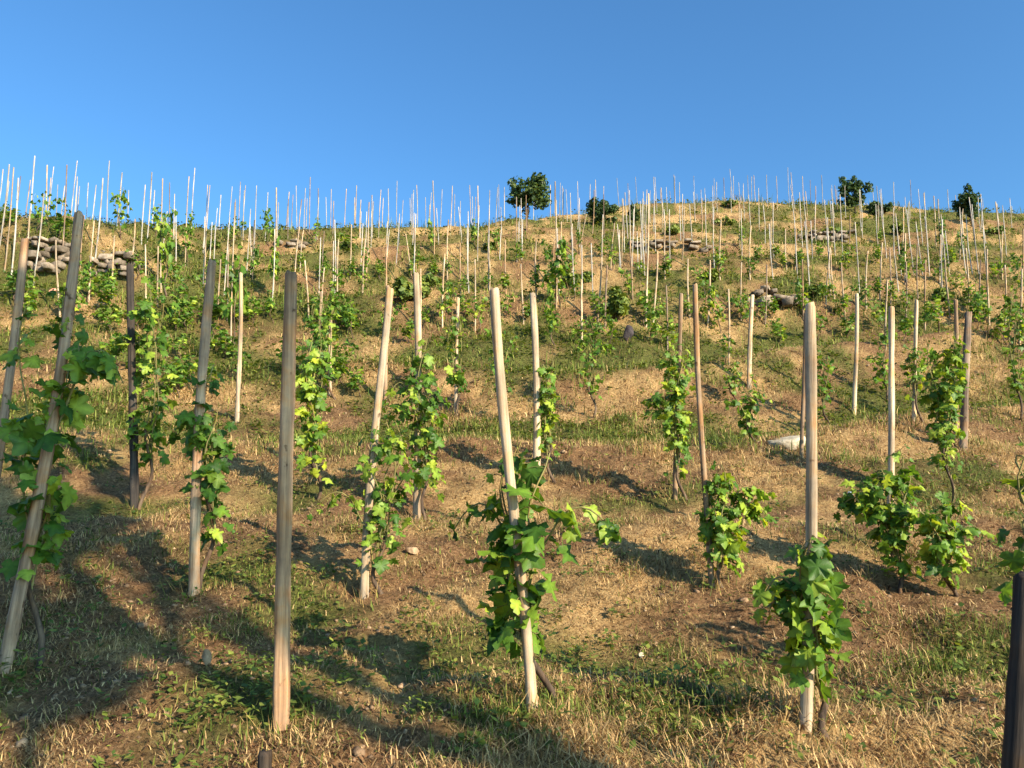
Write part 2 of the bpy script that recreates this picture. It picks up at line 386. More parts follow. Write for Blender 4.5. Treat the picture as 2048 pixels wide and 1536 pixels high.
# ------------------------------------------------------------------ grass
def blades(n, y0, y1, want, hmin, hmax, wd, lie, seed, pw=1.0):
    g = np.random.default_rng(seed)
    q = g.uniform(0, 1, n)
    Y = y0 * (y1 / y0) ** q if pw == 1.0 else (y0 ** (1 - pw) + q * (y1 ** (1 - pw) - y0 ** (1 - pw))) ** (1 / (1 - pw))
    X = g.uniform(-0.80, 0.80, n) * Y + g.uniform(-1, 1, n) * 0.8
    gm = green_mask(X, Y); sm = soil_mask(X, Y)
    dens = 0.25 + 0.75 * sstep(0.35, 0.65, vn(X * 2.3, Y * 2.3, 77))
    if want == 'litter': keep = g.uniform(0, 1, n) < 0.3 + 0.7 * dens
    elif want == 'green': keep = g.uniform(0, 1, n) < (0.14 + gm) * dens
    else: keep = g.uniform(0, 1, n) < (1 - 0.8 * gm) * (1 - 0.65 * sm) * dens
    X, Y, gm = X[keep], Y[keep], gm[keep]; n = len(X)
    Z = height(X, Y) - 0.012
    s = np.maximum(1.0, Y / 6.0) ** 0.75
    tall = 0.35 + 0.9 * vn(X * 1.1, Y * 1.1, 55) + 1.5 * np.maximum(0, vn(X * 3.3, Y * 3.3, 56) - 0.55)
    H = g.uniform(hmin, hmax, n) * s * tall; Wd = wd * g.uniform(0.6, 1.4, n) * s
    az = g.uniform(0, 2 * np.pi, n); ln = g.uniform(*lie, n)
    d = np.stack([np.cos(az), np.sin(az), np.zeros(n)], -1); sd_ = np.stack([-np.sin(az), np.cos(az), np.zeros(n)], -1)
    base = np.stack([X, Y, Z], -1)
    mid = base + d * (H * ln * 0.4)[:, None]; mid[:, 2] += H * 0.6 * np.sqrt(np.maximum(0.05, 1 - ln ** 2 * 0.6))
    tip = base + d * (H * ln)[:, None]; tip[:, 2] += H * np.sqrt(np.maximum(0.03, 1 - ln ** 2))
    hw = sd_ * (Wd / 2)[:, None]
    V = np.stack([base - hw, base + hw, mid - hw * 0.8, mid + hw * 0.8, tip], 1).reshape(-1, 3)
    k = np.arange(n)[:, None] * 5
    T = np.stack([k + [[0, 1, 3]], k + [[0, 3, 2]], k + [[2, 3, 4]]], 1).reshape(-1, 3)
    t = g.uniform(0, 1, n)[:, None]; br = g.uniform(0.7, 1.15, n)[:, None]
    if want == 'litter':
        c = np.array([0.07, 0.038, 0.02]) * (1 - t) + np.array([0.42, 0.23, 0.11]) * t
    elif want == 'green':
        c = np.array([0.065, 0.115, 0.018]) * (1 - t) + np.array([0.29, 0.31, 0.065]) * t
    else:
        c = np.array([0.30, 0.18, 0.075]) * (1 - t) + np.array([0.80, 0.56, 0.26]) * t
    return V, T, np.repeat(c * br, 5, 0)
def join(parts):
    V = []; T = []; C = []; n = 0
    for v, t, c in parts: V.append(v); T.append(t + n); C.append(c); n += len(v)
    return np.concatenate(V), np.concatenate(T), np.concatenate(C)
v, t, c = join([blades(170000, 1.6, 10, 'dry', 0.025, 0.085, 0.0045, (0.4, 0.99), 1), blades(120000, 8, 46, 'dry', 0.04, 0.10, 0.006, (0.3, 0.97), 2), blades(170000, 1.6, 14, 'dry', 0.05, 0.14, 0.0045, (0.97, 0.999), 7), blades(16000, 2.2, 4.2, 'dry', 0.05, 0.11, 0.0045, (0.4, 0.95), 12), blades(70000, 1.6, 12, 'litter', 0.03, 0.09, 0.008, (0.9, 0.999), 8)])
tag(obj('dry_grass', mesh_np('dry_grass', v, t, M_BLADE, False, c)), 'short straw-coloured dry grass over the slope', 'grass', kind='stuff')
v, t, c = join([blades(150000, 1.6, 10, 'green', 0.025, 0.10, 0.005, (0.1, 0.9), 3), blades(150000, 8, 46, 'green', 0.04, 0.12, 0.0075, (0.1, 0.9), 4)])
tag(obj('green_grass', mesh_np('green_grass', v, t, M_BLADE, False, c)), 'patches of low green grass among the vine stakes', 'grass', kind='stuff')

# small leafy weeds hugging the ground
def weeds(n, seed, y0=2.6):
    g = np.random.default_rng(seed); A = []; T = []; k = 0
    Y = y0 * (44 / y0) ** g.uniform(0, 1, n); X = g.uniform(-0.78, 0.78, n) * Y
    keep = g.uniform(0, 1, n) < (0.10 + 0.9 * green_mask(X, Y)) * (0.65 + 0.35 * sstep(4, 7, Y)); X, Y = X[keep], Y[keep]; Z = height(X, Y)
    for x, y, z in zip(X, Y, Z):
        s = max(1, y / 7) ** 0.7; m = int(g.integers(5, 12)); r = g.uniform(0.03, 0.09) * s
        for _ in range(m):
            a = g.uniform(0, 6.28); l = g.uniform(0.02, 0.05) * s; rr = r * g.uniform(0.1, 1)
            p = np.array([x + rr * math.cos(a), y + rr * math.sin(a), z + g.uniform(0.01, 0.06) * s])
            d = np.array([math.cos(a), math.sin(a), g.uniform(-0.3, 0.7)]); d /= np.linalg.norm(d); w = np.array([-math.sin(a), math.cos(a), g.uniform(-.3, .3)])
            A.append(np.array([p, p + d * l * .5 + w * l * .35, p + d * l, p + d * l * .5 - w * l * .35])); T.append([[k, k + 1, k + 2], [k, k + 2, k + 3]]); k += 4
    return np.concatenate(A), np.concatenate(T)
v, t = weeds(7500, 5); v2, t2 = weeds(15000, 6, 9.0); t2 = t2 + len(v); v = np.concatenate([v, v2]); t = np.concatenate([t, t2])
tag(obj('weeds', mesh_np('weeds', v, t, M_WEED)), 'low leafy green weeds dotting the dry slope', 'weeds', kind='stuff')

def weed_plants(n, y0, y1, seed):
    g = np.random.default_rng(seed); A = []; T = []; k = 0
    Y = y0 * (y1 / y0) ** g.uniform(0, 1, n); X = g.uniform(-0.76, 0.76, n) * Y
    keep = g.uniform(0, 1, n) < 0.22 + 0.78 * green_mask(X, Y); X, Y = X[keep], Y[keep]; Z = height(X, Y)
    for x, y, z in zip(X, Y, Z):
        s = max(1, y / 9) ** 0.7; R_ = g.uniform(0.04, 0.13) * s; H_ = g.uniform(0.04, 0.17) * s; m = int(g.integers(14, 34)); lf = g.uniform(0.015, 0.04) * s; nar = g.uniform(0.1, 0.32)
        for _ in range(m):
            a = g.uniform(0, 6.28); rr = R_ * math.sqrt(g.uniform(0, 1)); l = lf * g.uniform(0.6, 1.4)
            p = np.array([x + rr * math.cos(a), y + rr * math.sin(a), z + H_ * g.uniform(0.05, 1) * (1 - 0.5 * rr / R_)])
            a2 = a + g.normal() * 0.7; d = np.array([math.cos(a2), math.sin(a2), g.uniform(-0.4, 0.9)]); d /= np.linalg.norm(d); w = np.array([-math.sin(a2), math.cos(a2), g.uniform(-.5, .5)])
            A.append(np.array([p, p + d * l * .5 + w * l * nar, p + d * l + [0, 0, -0.15 * l], p + d * l * .5 - w * l * nar])); T.append([[k, k + 1, k + 2], [k, k + 2, k + 3]]); k += 4
    return np.concatenate(A), np.concatenate(T)
v, t = weed_plants(1900, 2.8, 26, 15)
tag(obj('leafy_weeds', mesh_np('leafy_weeds', v, t, M_WEED)), 'ankle-high leafy weeds growing in clumps between the vines', 'weeds', kind='stuff')

# ------------------------------------------------------------------ rocks
_ico_cache = {}
def ico(sub=2):
    if sub in _ico_cache: return _ico_cache[sub]
    import bmesh
    bm = bmesh.new(); bmesh.ops.create_icosphere(bm, subdivisions=sub, radius=1.0)
    V = np.array([v.co[:] for v in bm.verts]); T = np.array([[v.index for v in f.verts] for f in bm.faces]); bm.free()
    _ico_cache[sub] = (V, T); return V, T
def rock(size, seed, sub=2, boxy=0.5, rough=0.16):
    V, T = ico(sub); g = np.random.default_rng(seed)
    D = V / np.max(np.abs(V), axis=1)[:, None]
    P = V * (1 - boxy) + D * boxy * 0.85
    for _ in range(13):
        n = g.normal(size=3); n /= np.linalg.norm(n); o = g.uniform(0.5, 0.85); d = P @ n - o
        P = P - np.where(d > 0, d, 0)[:, None] * n
    P = P * (1 + rough * (vn(V[:, 0] * 2.2 + seed, V[:, 1] * 2.2 + V[:, 2] * 1.7, seed) - 0.5))[:, None]
    return P * np.asarray(size), T
def block(seed):
    import bmesh
    g = np.random.default_rng(seed); bm = bmesh.new(); bmesh.ops.create_cube(bm, size=2.0)
    for v in bm.verts: v.co = Vector([c * (1 + g.uniform(-0.42, 0.1)) for c in v.co])
    bmesh.ops.bevel(bm, geom=list(bm.edges), offset=0.07, segments=1, affect='EDGES')
    bmesh.ops.triangulate(bm, faces=list(bm.faces))
    V = np.array([v.co[:] for v in bm.verts]); T = np.array([[v.index for v in f.verts] for f in bm.faces]); bm.free()
    return V * (1 + 0.10 * (vn(V[:, 0] * 3 + seed, V[:, 1] * 3 + V[:, 2] * 2, seed) - 0.5))[:, None], T
BLOCKS = [block(700 + i) for i in range(14)]
def rotz(V, a):
    c, s = math.cos(a), math.sin(a); return V @ np.array([[c, s, 0], [-s, c, 0], [0, 0, 1]])

# earth clods and pebbles: countless
g = np.random.default_rng(9); acc = Acc()
n = 4500; Y = 1.8 * (40 / 1.8) ** g.uniform(0, 1, n); X = g.uniform(-0.8, 0.8, n) * Y
keep = g.uniform(0, 1, n) < 0.15 + soil_mask(X, Y) * 0.85; X, Y = X[keep], Y[keep]; Z = height(X, Y)
protos = [rock((1, 0.8, 0.6), 300 + i, 1, 0.2, 0.6) for i in range(8)]
for i, (x, y, z) in enumerate(zip(X, Y, Z)):
    s = g.uniform(0.006, 0.022) * max(1, y / 7) ** 0.8 * (2.0 if g.uniform() < 0.06 else 1)
    v, t = protos[i % 8]; acc.add(rotz(v, g.uniform(0, 6.28)) * s + [x, y, z + s * 0.1], t)
tag(obj('earth_clods', acc.mesh('earth_clods', M_CLOD)), 'crumbs of dry earth and pebbles scattered over the slope', 'clods', kind='stuff')

def lone_rock(name, px, py, wpx, hpx, mat, label, seed, cat='stone', flat=0.5):
    p = hit(px, py); s = p[1] / FOC
    v, t = rock((wpx * s / 2, wpx * s / 2 * 0.8, hpx * s / 2), seed, 3, 0.35)
    o = obj(name, mesh_np(name, v, t, mat, False), None, (p[0], p[1] + wpx * s * 0.3, p[2] + hpx * s * flat))
    tag(o, label, cat); return o
lone_rock('flat_stone', 1592, 898, 112, 62, M_PALESTONE, 'flat pale stone on the ground behind the tall pinkish stake', 41, flat=0.06)
lone_rock('small_stone', 1703, 992, 11, 11, M_LITTER, 'tiny bluish white pebble near the low bushy vine on the right', 42)
lone_rock('small_stone', 1706, 1020, 10, 8, M_PALESTONE, 'tiny cream pebble just below the bluish white pebble', 43)
lone_rock('red_stone', 103, 590, 20, 16, M_REDSTONE, 'small reddish stone beside the long leaning post', 44)
lone_rock('dark_stump', 1257, 686, 26, 44, M_DARKSTONE, 'small blackish stump on open ground right of centre', 45, 'stump', 0.4)
lone_rock('orange_stone', 410, 1335, 22, 32, M_CLOD, 'tan stone lying in the dappled shade at lower left', 46)
lone_rock('tan_stone', 825, 1112, 34, 18, M_CLOD, 'low tan stone behind the cream stake on bare earth', 47)
lone_rock('small_stone', 1282, 1318, 14, 13, M_PALESTONE, 'small cream pebble in the grass right of the central vine', 48)

def stone_wall(label, px0, px1, pyb, pyt, seed, pink=0.0):
    g = np.random.default_rng(seed)
    a = hit(px0, pyb); b = hit(px1, pyb); Yd = (a[1] + b[1]) / 2; s = Yd / FOC
    Ht = (pyb - pyt) * s * (0.95 if seed < 3 else 0.7)
    c = (a + b) / 2; L = np.linalg.norm((b - a)[:2]); dr = (b - a) / (np.linalg.norm(b - a) + 1e-9); dr[2] = 0; dr /= np.linalg.norm(dr)
    nr = np.array([-dr[1], dr[0], 0]); acc = Acc(); z = 0.0; k = 0
    while z < Ht:
        rh = min(g.uniform(0.07, 0.16), max(0.08, Ht - z)); x = -L / 2 + g.uniform(-0.1, 0.1)
        lim = L / 2 * (1 - 0.25 * (z / Ht) ** 2 * g.uniform(0.2, 1))
        while x < lim:
            w = g.uniform(0.10, 0.32)
            if g.uniform() > (0.12 if seed < 3 else 0.34):
                v, t = BLOCKS[int(g.integers(14))]; v = v * [w / 2 * 1.12, g.uniform(0.13, 0.2), rh / 2 * g.uniform(0.95, 1.4)]; v = rotz(v, g.normal() * 0.2 + (math.pi if g.uniform() < .5 else 0))
                ta = g.normal() * 0.1; ca_, sa_ = math.cos(ta), math.sin(ta); v = v @ np.array([[ca_, 0, sa_], [0, 1, 0], [-sa_, 0, ca_]])
                q = dr * (x + w / 2) + nr * (g.normal() * 0.09 + 0.2 * z) + np.array([0, 0, g.normal() * 0.035 - 0.07])
                gz = float(height(c[0] + q[0], c[1] + q[1])) - c[2]
                acc.add(v + q + [0, 0, z + rh / 2 + min(0.0, gz) * 0.5], t)
            x += w; k += 1
        z += rh * 0.95
    o = obj('dry_stone_wall', acc.mesh('dry_stone_wall', M_STONE), None, c)
    tag(o, label, 'stone wall', 'dry stone terrace walls'); return o
stone_wall('broken dry stone wall left of the long leaning post', 55, 132, 548, 476, 1)
stone_wall('dry stone wall fragment right of the long leaning post', 188, 252, 546, 496, 2)
stone_wall('ruined stone wall just below the ridge near the round bush', 1592, 1700, 482, 456, 3)
stone_wall('low rubble wall on the terrace edge left of the pinkish stake', 1500, 1606, 606, 572, 4)
stone_wall('small upright pile of wall stones under the bare ridge bank', 1372, 1408, 502, 468, 5)
stone_wall('short rubble wall below the low dark ridge bush', 1254, 1345, 496, 474, 6)
stone_wall('low line of stones under the left-centre skyline above the black-topped post', 545, 612, 496, 472, 7)

# ------------------------------------------------------------------ stakes
def stake_mesh(H, dia, mat, seed, bend=0.012, taper=0.15):
    g = np.random.default_rng(seed); n = 13
    z = np.concatenate([np.linspace(-0.18, H - 0.012, n), [H]])
    ph = g.uniform(0, 6.28, 2); am = g.uniform(0.3, 1, 2) * bend * H
    path = np.stack([am[0] * np.sin(z / H * 3.3 + ph[0]) - am[0] * math.sin(ph[0]), am[1] * np.sin(z / H * 2.7 + ph[1]) - am[1] * math.sin(ph[1]), z], -1)
    r = dia / 2 * (0.98 - taper * np.clip(z / H, 0, 1)) * (1 + 0.08 * g.uniform(-1, 1, n + 1)); r[-1] *= 0.8
    V, T = tube(path, r, 9, True, 0.14, g)
    V[-10:-1, 2] += g.uniform(-0.4, 0.4, 9) * dia * 0.35
    return mesh_np('vine_stake', V, T, mat, True)
STAKES = []      # (top px x, label landmark name, object, base)
def near_stake(label, bpx, tpx, diapx, mat, seed, Y=None, bend=0.012, lean_y=0.0, taper=0.15):
    b = hit(*bpx) if Y is None else at(*bpx, Y)
    tp = at(*tpx, b[1] + lean_y); ax = tp - b; H = np.linalg.norm(ax); dia = diapx * b[1] / FOC
    o = obj('vine_stake', stake_mesh(H, dia, mat, seed, bend, taper), None, b)
    o.rotation_mode = 'QUATERNION'; o.rotation_quaternion = Vector((0, 0, 1)).rotation_difference(Vector(ax))
    tag(o, label, 'vine stake', 'wooden stakes planted along the vineyard rows')
    STAKES.append((tpx[0], o, b, H)); return b, tp
near = {}
def ns(key, *a, **k): near[key] = near_stake(*a, **k)
ns('post', 'thick weathered post with blackened top standing alone in left-centre foreground', (560, 1458), (577, 541), 31, W_POST, 1)  # blackened top is partly shade put into the colour
ns('centre', 'pale leaning stake carrying the large-leaved vine in the centre foreground', (1064, 1418), (1016, 578), 23, W_PALE, 2, bend=0.02)
ns('pink', 'tall smooth pinkish stake in the right foreground before the flat pale stone', (1612, 1462), (1626, 612), 25, W_PALE, 3)
ns('lean', 'long leaning tan post rising to the skyline at far left', (8, 1345), (150, 428), 27, W_WARM, 4, lean_y=0.35, taper=0.25, bend=0.02)
ns('edge', 'tan stake leaning at the left edge of the picture', (-40, 1190), (35, 474), 19, W_WARM, 5)
ns('brown', 'grey-brown post beside the dark drooping vine at left', (388, 1188), (425, 525), 21, W_WARM, 6, bend=0.02)
ns('cream', 'cream stake leaning slightly right, just right of the black-topped post', (729, 1192), (766, 574), 18, W_PALE, 7, bend=0.018)
ns('thin', 'thin brown bent stake right of centre with a vine at its foot', (1424, 1174), (1399, 567), 13, W_TAN, 8, bend=0.015)
ns('mid830', 'pale stake with the bushy vine halfway up, right of the cream stake', (833, 1040), (826, 550), 15, W_PALE, 9, bend=0.015)
ns('mid1065', 'pale straight stake close behind the leaning centre stake', (1073, 965), (1063, 587), 15, W_PALE, 10)
ns('mid1785', 'slim grey stake above the low spreading vine on the right', (1776, 1115), (1789, 614), 13, W_PALE, 11)
ns('dark265', 'charcoal-topped stake among dark vine leaves between the long leaning and grey-brown posts', (268, 1012), (263, 527), 17, W_DARK, 12)
ns('thin475', 'thin cream stake in open grass between brown and black-topped posts', (474, 842), (476, 545), 9, W_PALE, 13)
ns('1708', 'bare thin stake standing alone right of the pinkish stake', (1708, 828), (1708, 588), 8, W_PALE, 14)
ns('1357', 'slender brown stake inside the tall narrow vine right of centre', (1350, 998), (1358, 586), 10, W_TAN, 15)
ns('1830', 'thin pale stake with a small vine, right of the slim grey stake', (1828, 842), (1831, 600), 8, W_PALE, 16)
ns('1908', 'thin tan stake behind the bright leafy vine on the right', (1912, 880), (1906, 600), 9, W_TAN, 17)
ns('1938', 'thick grey stake rising from the bright leafy vine on the right', (1926, 900), (1940, 624), 15, W_GREY, 18)
ns('1505', 'thin cream stake leaning over a small vine left of the pinkish stake', (1498, 778), (1506, 590), 9, W_PALE, 19)
ns('775', 'thin tan stake half hidden behind the cream stake', (770, 812), (778, 571), 9, W_TAN, 20)
ns('1605', 'slim tan stake close behind the left side of the pinkish stake', (1603, 915), (1606, 624), 8, W_TAN, 21)
ns('917', 'thin pale stake through the small vine left of the leaning centre stake', (912, 832), (918, 596), 8, W_PALE, 22)
ns('1003', 'thin pale stake hidden against the leaning centre stake', (1002, 842), (991, 606), 8, W_PALE, 23)
ns('663', 'thin cream stake inside the leafy vine right of the black-topped post', (660, 788), (664, 640), 8, W_PALE, 24)
b_ = at(2005, 1905, 2.15); b_[2] = float(height(b_[0], b_[1])) - 0.02
b2 = at(2062, 1150, 2.15)
o = obj('vine_stake', stake_mesh(float(np.linalg.norm(b2 - b_)), 0.07, W_DARK, 25), None, b_)
o.rotation_mode = 'QUATERNION'; o.rotation_quaternion = Vector((0, 0, 1)).rotation_difference(Vector(b2 - b_))
tag(o, 'short near-black post at the bottom right corner of the picture', 'vine stake', 'wooden stakes planted along the vineyard rows')
pb = at(528, 1580, 2.75); pb[2] = float(height(pb[0], pb[1]))
pt = at(526, 1502, 2.75)
tag(obj('peg', stake_mesh(max(0.12, pt[2] - pb[2]), 0.052, W_DARK, 26), None, pb), 'short dark peg poking up at the bottom edge near the black-topped post', 'peg')

LANDX = [(35, 'the left-edge tan stake'), (155, 'the long leaning post'), (263, 'the charcoal-topped stake'), (425, 'the grey-brown post'), (577, 'the black-topped post'),
         (766, 'the cream stake'), (905, 'the small vine left of centre'), (1060, 'the ridge tree'), (1215, 'the low dark ridge bush'), (1399, 'the thin bent brown stake'),
         (1560, 'the terrace rubble wall'), (1626, 'the pinkish stake'), (1712, 'the round ridge bush'), (1789, 'the slim grey stake'), (1860, 'the bright leafy right-hand vine'), (1945, 'the ragged right-hand ridge bush')]
ORD = ['first', 'second', 'third', 'fourth', 'fifth', 'sixth', 'seventh', 'eighth', 'ninth', 'tenth', 'eleventh', 'twelfth']
def place_labels(items, what, where):
    """items: (x, obj, adj) -> labels by place against the nearest landmark"""
    by = {}
    for x, o, adj in items:
        lx, ln = min(LANDX, key=lambda l: abs(l[0] - x)); by.setdefault((ln, x >= lx), []).append((abs(x - lx), o, adj))
    for (ln, rt), lst in by.items():
        lst.sort(key=lambda q: q[0])
        for k, (_, o, adj) in enumerate(lst):
            o['label'] = f"{adj} {what} {where}, {ORD[min(k, 11)]} {'right' if rt else 'left'} of {ln}"

far_meshes = []
for i, (mt, nm) in enumerate([(W_PALE, 'pale'), (W_PALE, 'pale'), (W_PALE, 'pale'), (W_TAN, 'tan'), (W_TAN, 'tan'), (W_GREY, 'greyish'), (W_SILVER, 'whitish'), (W_SILVER, 'whitish')]):
    far_meshes.append((stake_mesh(2.0, 0.032, mt, 60 + i, 0.014), nm))
far_items = {'low': [], 'high': [], 'sky': []}
def far_stake(b, ax, band, px, pick=None, thick=1.0):
    i = random.choice([0, 1, 2, 0, 1, 2, 3, 4, 5]) if pick is None else pick
    me, nm = far_meshes[i]; H = float(np.linalg.norm(ax))
    o = obj('vine_stake', me, None, b); q = thick * random.uniform(0.85, 1.15)
    o.scale = (q, q, H / 2.0)
    o.rotation_mode = 'QUATERNION'; o.rotation_quaternion = Vector((0, 0, 1)).rotation_difference(Vector(ax)) @ Matrix.Rotation(random.uniform(0, 6.28), 3, 'Z').to_quaternion()
    tag(o, 'x', 'vine stake', 'wooden stakes planted along the vineyard rows')
    far_items[band].append((px, o, nm)); return o
# stakes whose foot shows (foot x, y, top x, y)
MID = [(322, 590, 322, 330), (370, 535, 380, 352), (462, 692, 471, 352), (455, 645, 458, 488), (42, 650, 58, 418), (160, 545, 168, 438), (178, 605, 186, 440), (262, 545, 265, 448),
 (292, 610, 290, 533), (315, 615, 315, 553), (437, 640, 437, 563), (546, 595, 552, 352), (590, 545, 597, 452), (600, 540, 606, 490), (675, 595, 676, 478), (725, 590, 731, 498), (732, 560, 741, 404),
 (770, 680, 772, 488), (824, 560, 814, 503), (832, 545, 829, 474), (885, 655, 889, 508), (922, 600, 921, 510), (950, 665, 951, 518), (979, 580, 979, 505), (1012, 590, 1012, 514), (617, 640, 615, 558),
 (640, 660, 649, 576), (632, 715, 636, 655), (840, 660, 843, 590), (868, 510, 868, 362), (955, 500, 956, 371), (1034, 525, 1032, 394), (1054, 480, 1052, 390), (1113, 615, 1111, 364),
 (1160, 510, 1170, 428), (1292, 655, 1291, 388), (1306, 655, 1309, 503), (1072, 595, 1075, 494), (1100, 570, 1106, 503), (1114, 605, 1118, 443), (1195, 650, 1201, 514), (1210, 655, 1214, 560),
 (1163, 690, 1166, 595), (1047, 650, 1045, 574), (1335, 700, 1332, 578), (1415, 655, 1421, 520), (1458, 730, 1455, 588), (1243, 530, 1245, 398), (1222, 540, 1226, 448), (1482, 640, 1483, 532),
 (1757, 490, 1755, 412), (1803, 520, 1806, 414), (1882, 500, 1880, 398), (1920, 520, 1926, 418), (2005, 560, 2003, 468), (2043, 600, 2046, 458), (1573, 540, 1570, 468), (1590, 540, 1592, 458),
 (1607, 640, 1605, 518), (1652, 610, 1656, 513), (1668, 600, 1665, 519), (1733, 620, 1735, 528), (1760, 600, 1762, 484), (1781, 610, 1779, 500), (1810, 570, 1808, 468), (1812, 640, 1813, 540),
 (1836, 600, 1834, 500), (1772, 700, 1770, 604), (1880, 570, 1878, 478), (1938, 610, 1935, 548), (1978, 650, 1981, 498), (2010, 650, 2008, 556), (2040, 690, 2037, 538), (1958, 640, 1960, 520),
 (1698, 520, 1700, 430), (1545, 520, 1543, 446), (1630, 470, 1631, 372), (1365, 520, 1367, 400), (1330, 560, 1331, 440), (1145, 560, 1142, 470), (1500, 560, 1503, 452), (1440, 560, 1438, 440), (1265, 600, 1262, 500),
 (700, 560, 702, 450), (645, 560, 648, 462), (505, 560, 508, 440), (410, 570, 415, 450), (895, 560, 898, 440), (1185, 470, 1188, 380), (1405, 480, 1404, 396), (1480, 500, 1478, 404), (1850, 660, 1853, 520), (1900, 640, 1897, 540), (1690, 640, 1688, 540), (1530, 650, 1534, 545), (1380, 640, 1376, 520), (225, 600, 228, 470), (120, 640, 118, 480)]
for fx, fy, tx, ty in MID:
    b = hit(fx, fy); tp = at(tx, ty, b[1] + random.uniform(-0.06, 0.06)); ax = tp - b
    H = np.linalg.norm(ax)
    if H > 2.7: ax = ax * (2.7 / H)
    if H < 1.2: ax = ax * (1.2 / H)
    far_stake(b, ax, 'low' if fy > 600 else 'high', tx)
# stakes cut by the skyline (top x, y)
SKY = [(154, 322), (5, 338), (18, 328), (29, 336), (41, 352), (72, 312), (98, 330), (109, 334), (135, 330), (178, 366), (191, 370), (206, 355), (220, 322), (246, 345), (290, 370), (305, 344), (340, 365), (389, 336), (421, 370), (441, 390), (490, 370),
 (515, 372), (538, 385), (578, 384), (612, 377), (621, 354), (636, 395), (652, 394), (663, 378), (692, 377), (712, 371), (722, 400), (746, 390), (762, 380), (778, 377), (794, 362), (805, 400), (826, 380), (850, 394), (883, 378), (908, 388), (940, 370), (980, 380), (995, 375),
 (1069, 398), (1120, 365), (1126, 372), (1154, 362), (1191, 360), (1206, 372), (1235, 356), (1252, 385), (1272, 354), (1308, 354), (1322, 375), (1348, 350), (1358, 365), (1388, 352), (1428, 357), (1434, 364), (1461, 338), (1466, 352), (1478, 365), (1495, 350), (1507, 350), (1534, 350),
 (1552, 352), (1576, 335), (1581, 345), (1604, 352), (1620, 360), (1642, 350), (1664, 370), (1690, 372), (1752, 372), (1788, 364), (1820, 360), (1850, 384), (1866, 392), (1896, 379), (1912, 390), (1965, 396), (1990, 404), (2022, 412), (668, 402), (858, 410), (922, 402), (352, 388), (472, 398), (556, 404), (1340, 382), (1410, 376), (60, 360), (160, 372), (258, 380)]
_Yf = np.arange(13, 62, 0.05)
SKY += [(x, 352 + 38 * random.random() + (14 if 480 < x < 1000 else 0)) for x in [random.uniform(470, 1010) for _ in range(24)] + [random.uniform(1100, 1680) for _ in range(20)] + [random.uniform(0, 470) for _ in range(12)]]
for tx, ty in SKY:
    u, t = ray(tx, ty); want = random.uniform(1.85, 2.25)
    clear = CAMZ + t * _Yf - height(u * _Yf, _Yf, False)
    lo = int(np.argmin(clear)); 
    if clear[lo] >= want: k = lo; 
    else:
        ok_b = np.where((clear[:lo] >= want))[0]; ok_a = np.where(clear[lo:] >= want)[0]
        if len(ok_b) and (random.random() < 0.45 or not len(ok_a)): k = int(ok_b[-1])
        else: k = lo + int(ok_a[0]) if len(ok_a) else lo
    Yk = _Yf[k]; bx = u * Yk + random.uniform(-0.08, 0.08); bz = float(height(bx, Yk)); b = np.array([bx, Yk, bz])
    ax = np.array([u * Yk, Yk, CAMZ + t * Yk]) - b
    if np.linalg.norm(ax) < 1.3 or np.linalg.norm(ax) > 3: ax = np.array([0, 0, 2.0])
    far_stake(b, ax, 'sky', tx, random.choice([0, 6, 7, 6, 7, 6, 7, 2, 5]), 1.0)
# beyond the individually built ones: the thinnest, farthest stakes of the crowd
g = np.random.default_rng(404); acc = Acc()
for _ in range(330):
    u_ = g.uniform(-0.7, 0.72); yc_ = float(np.interp(u_, _uu, _yc)); Y_ = g.uniform(17, yc_ - 1.5); x_ = u_ * Y_; z_ = float(height(x_, Y_))
    H_ = g.uniform(1.7, 2.15)
    if (z_ + H_ - CAMZ) / Y_ > float(np.interp(u_, _uu, _tt)) + 0.032: continue      # nearer ones are all built singly
    lx_ = g.normal() * 0.06
    acc.add(*tube(np.array([[x_, Y_, z_ - 0.15], [x_ + lx_ * .5 + g.normal() * .015, Y_, z_ + H_ / 2], [x_ + lx_, Y_ + g.normal() * 0.05, z_ + H_]]), [0.014, 0.013, 0.011], 6))
tag(obj('distant_vine_stakes', acc.mesh('distant_vine_stakes', W_SILVER, True)), 'crowd of the thinnest pale stakes far up the slope', 'vine stakes', kind='stuff')
place_labels(far_items['sky'], 'stake', 'against the sky')
place_labels(far_items['high'], 'stake', 'high on the slope')
place_labels(far_items['low'], 'stake', 'halfway up the slope')

# grass tufts crowding the foot of every nearer stake
g = np.random.default_rng(77); V_, T_, C_ = [], [], []; k_ = 0
for o_ in [q for q in COL.objects if q.name.startswith('vine_stake') and q.location.y < 24]:
    lx, ly, lz = o_.location; sc_ = max(1, ly / 6) ** 0.7
    for _ in range(26):
        a_ = g.uniform(0, 6.28); rr_ = g.uniform(0.03, 0.16) * sc_; x_, y_ = lx + rr_ * math.cos(a_), ly + rr_ * math.sin(a_); z_ = float(height(x_, y_)) - 0.02
        h_ = g.uniform(0.05, 0.17) * sc_ ** 0.6; w_ = 0.005 * sc_; d_ = g.normal(size=2) * 0.45 * h_
        V_ += [(x_ - w_ / 2, y_, z_), (x_ + w_ / 2, y_, z_), (x_ + d_[0], y_ + d_[1], z_ + h_)]; T_.append((k_, k_ + 1, k_ + 2)); k_ += 3
        c_ = np.array([0.10, 0.13, 0.03]) if g.uniform() < 0.5 else np.array([0.52, 0.34, 0.13]); C_ += [c_ * g.uniform(0.7, 1.3)] * 3
tag(obj('grass_tufts', mesh_np('grass_tufts', np.array(V_), np.array(T_), M_BLADE, False, np.array(C_))), 'mixed dry and green grass tufts around the feet of the stakes', 'grass', kind='stuff')

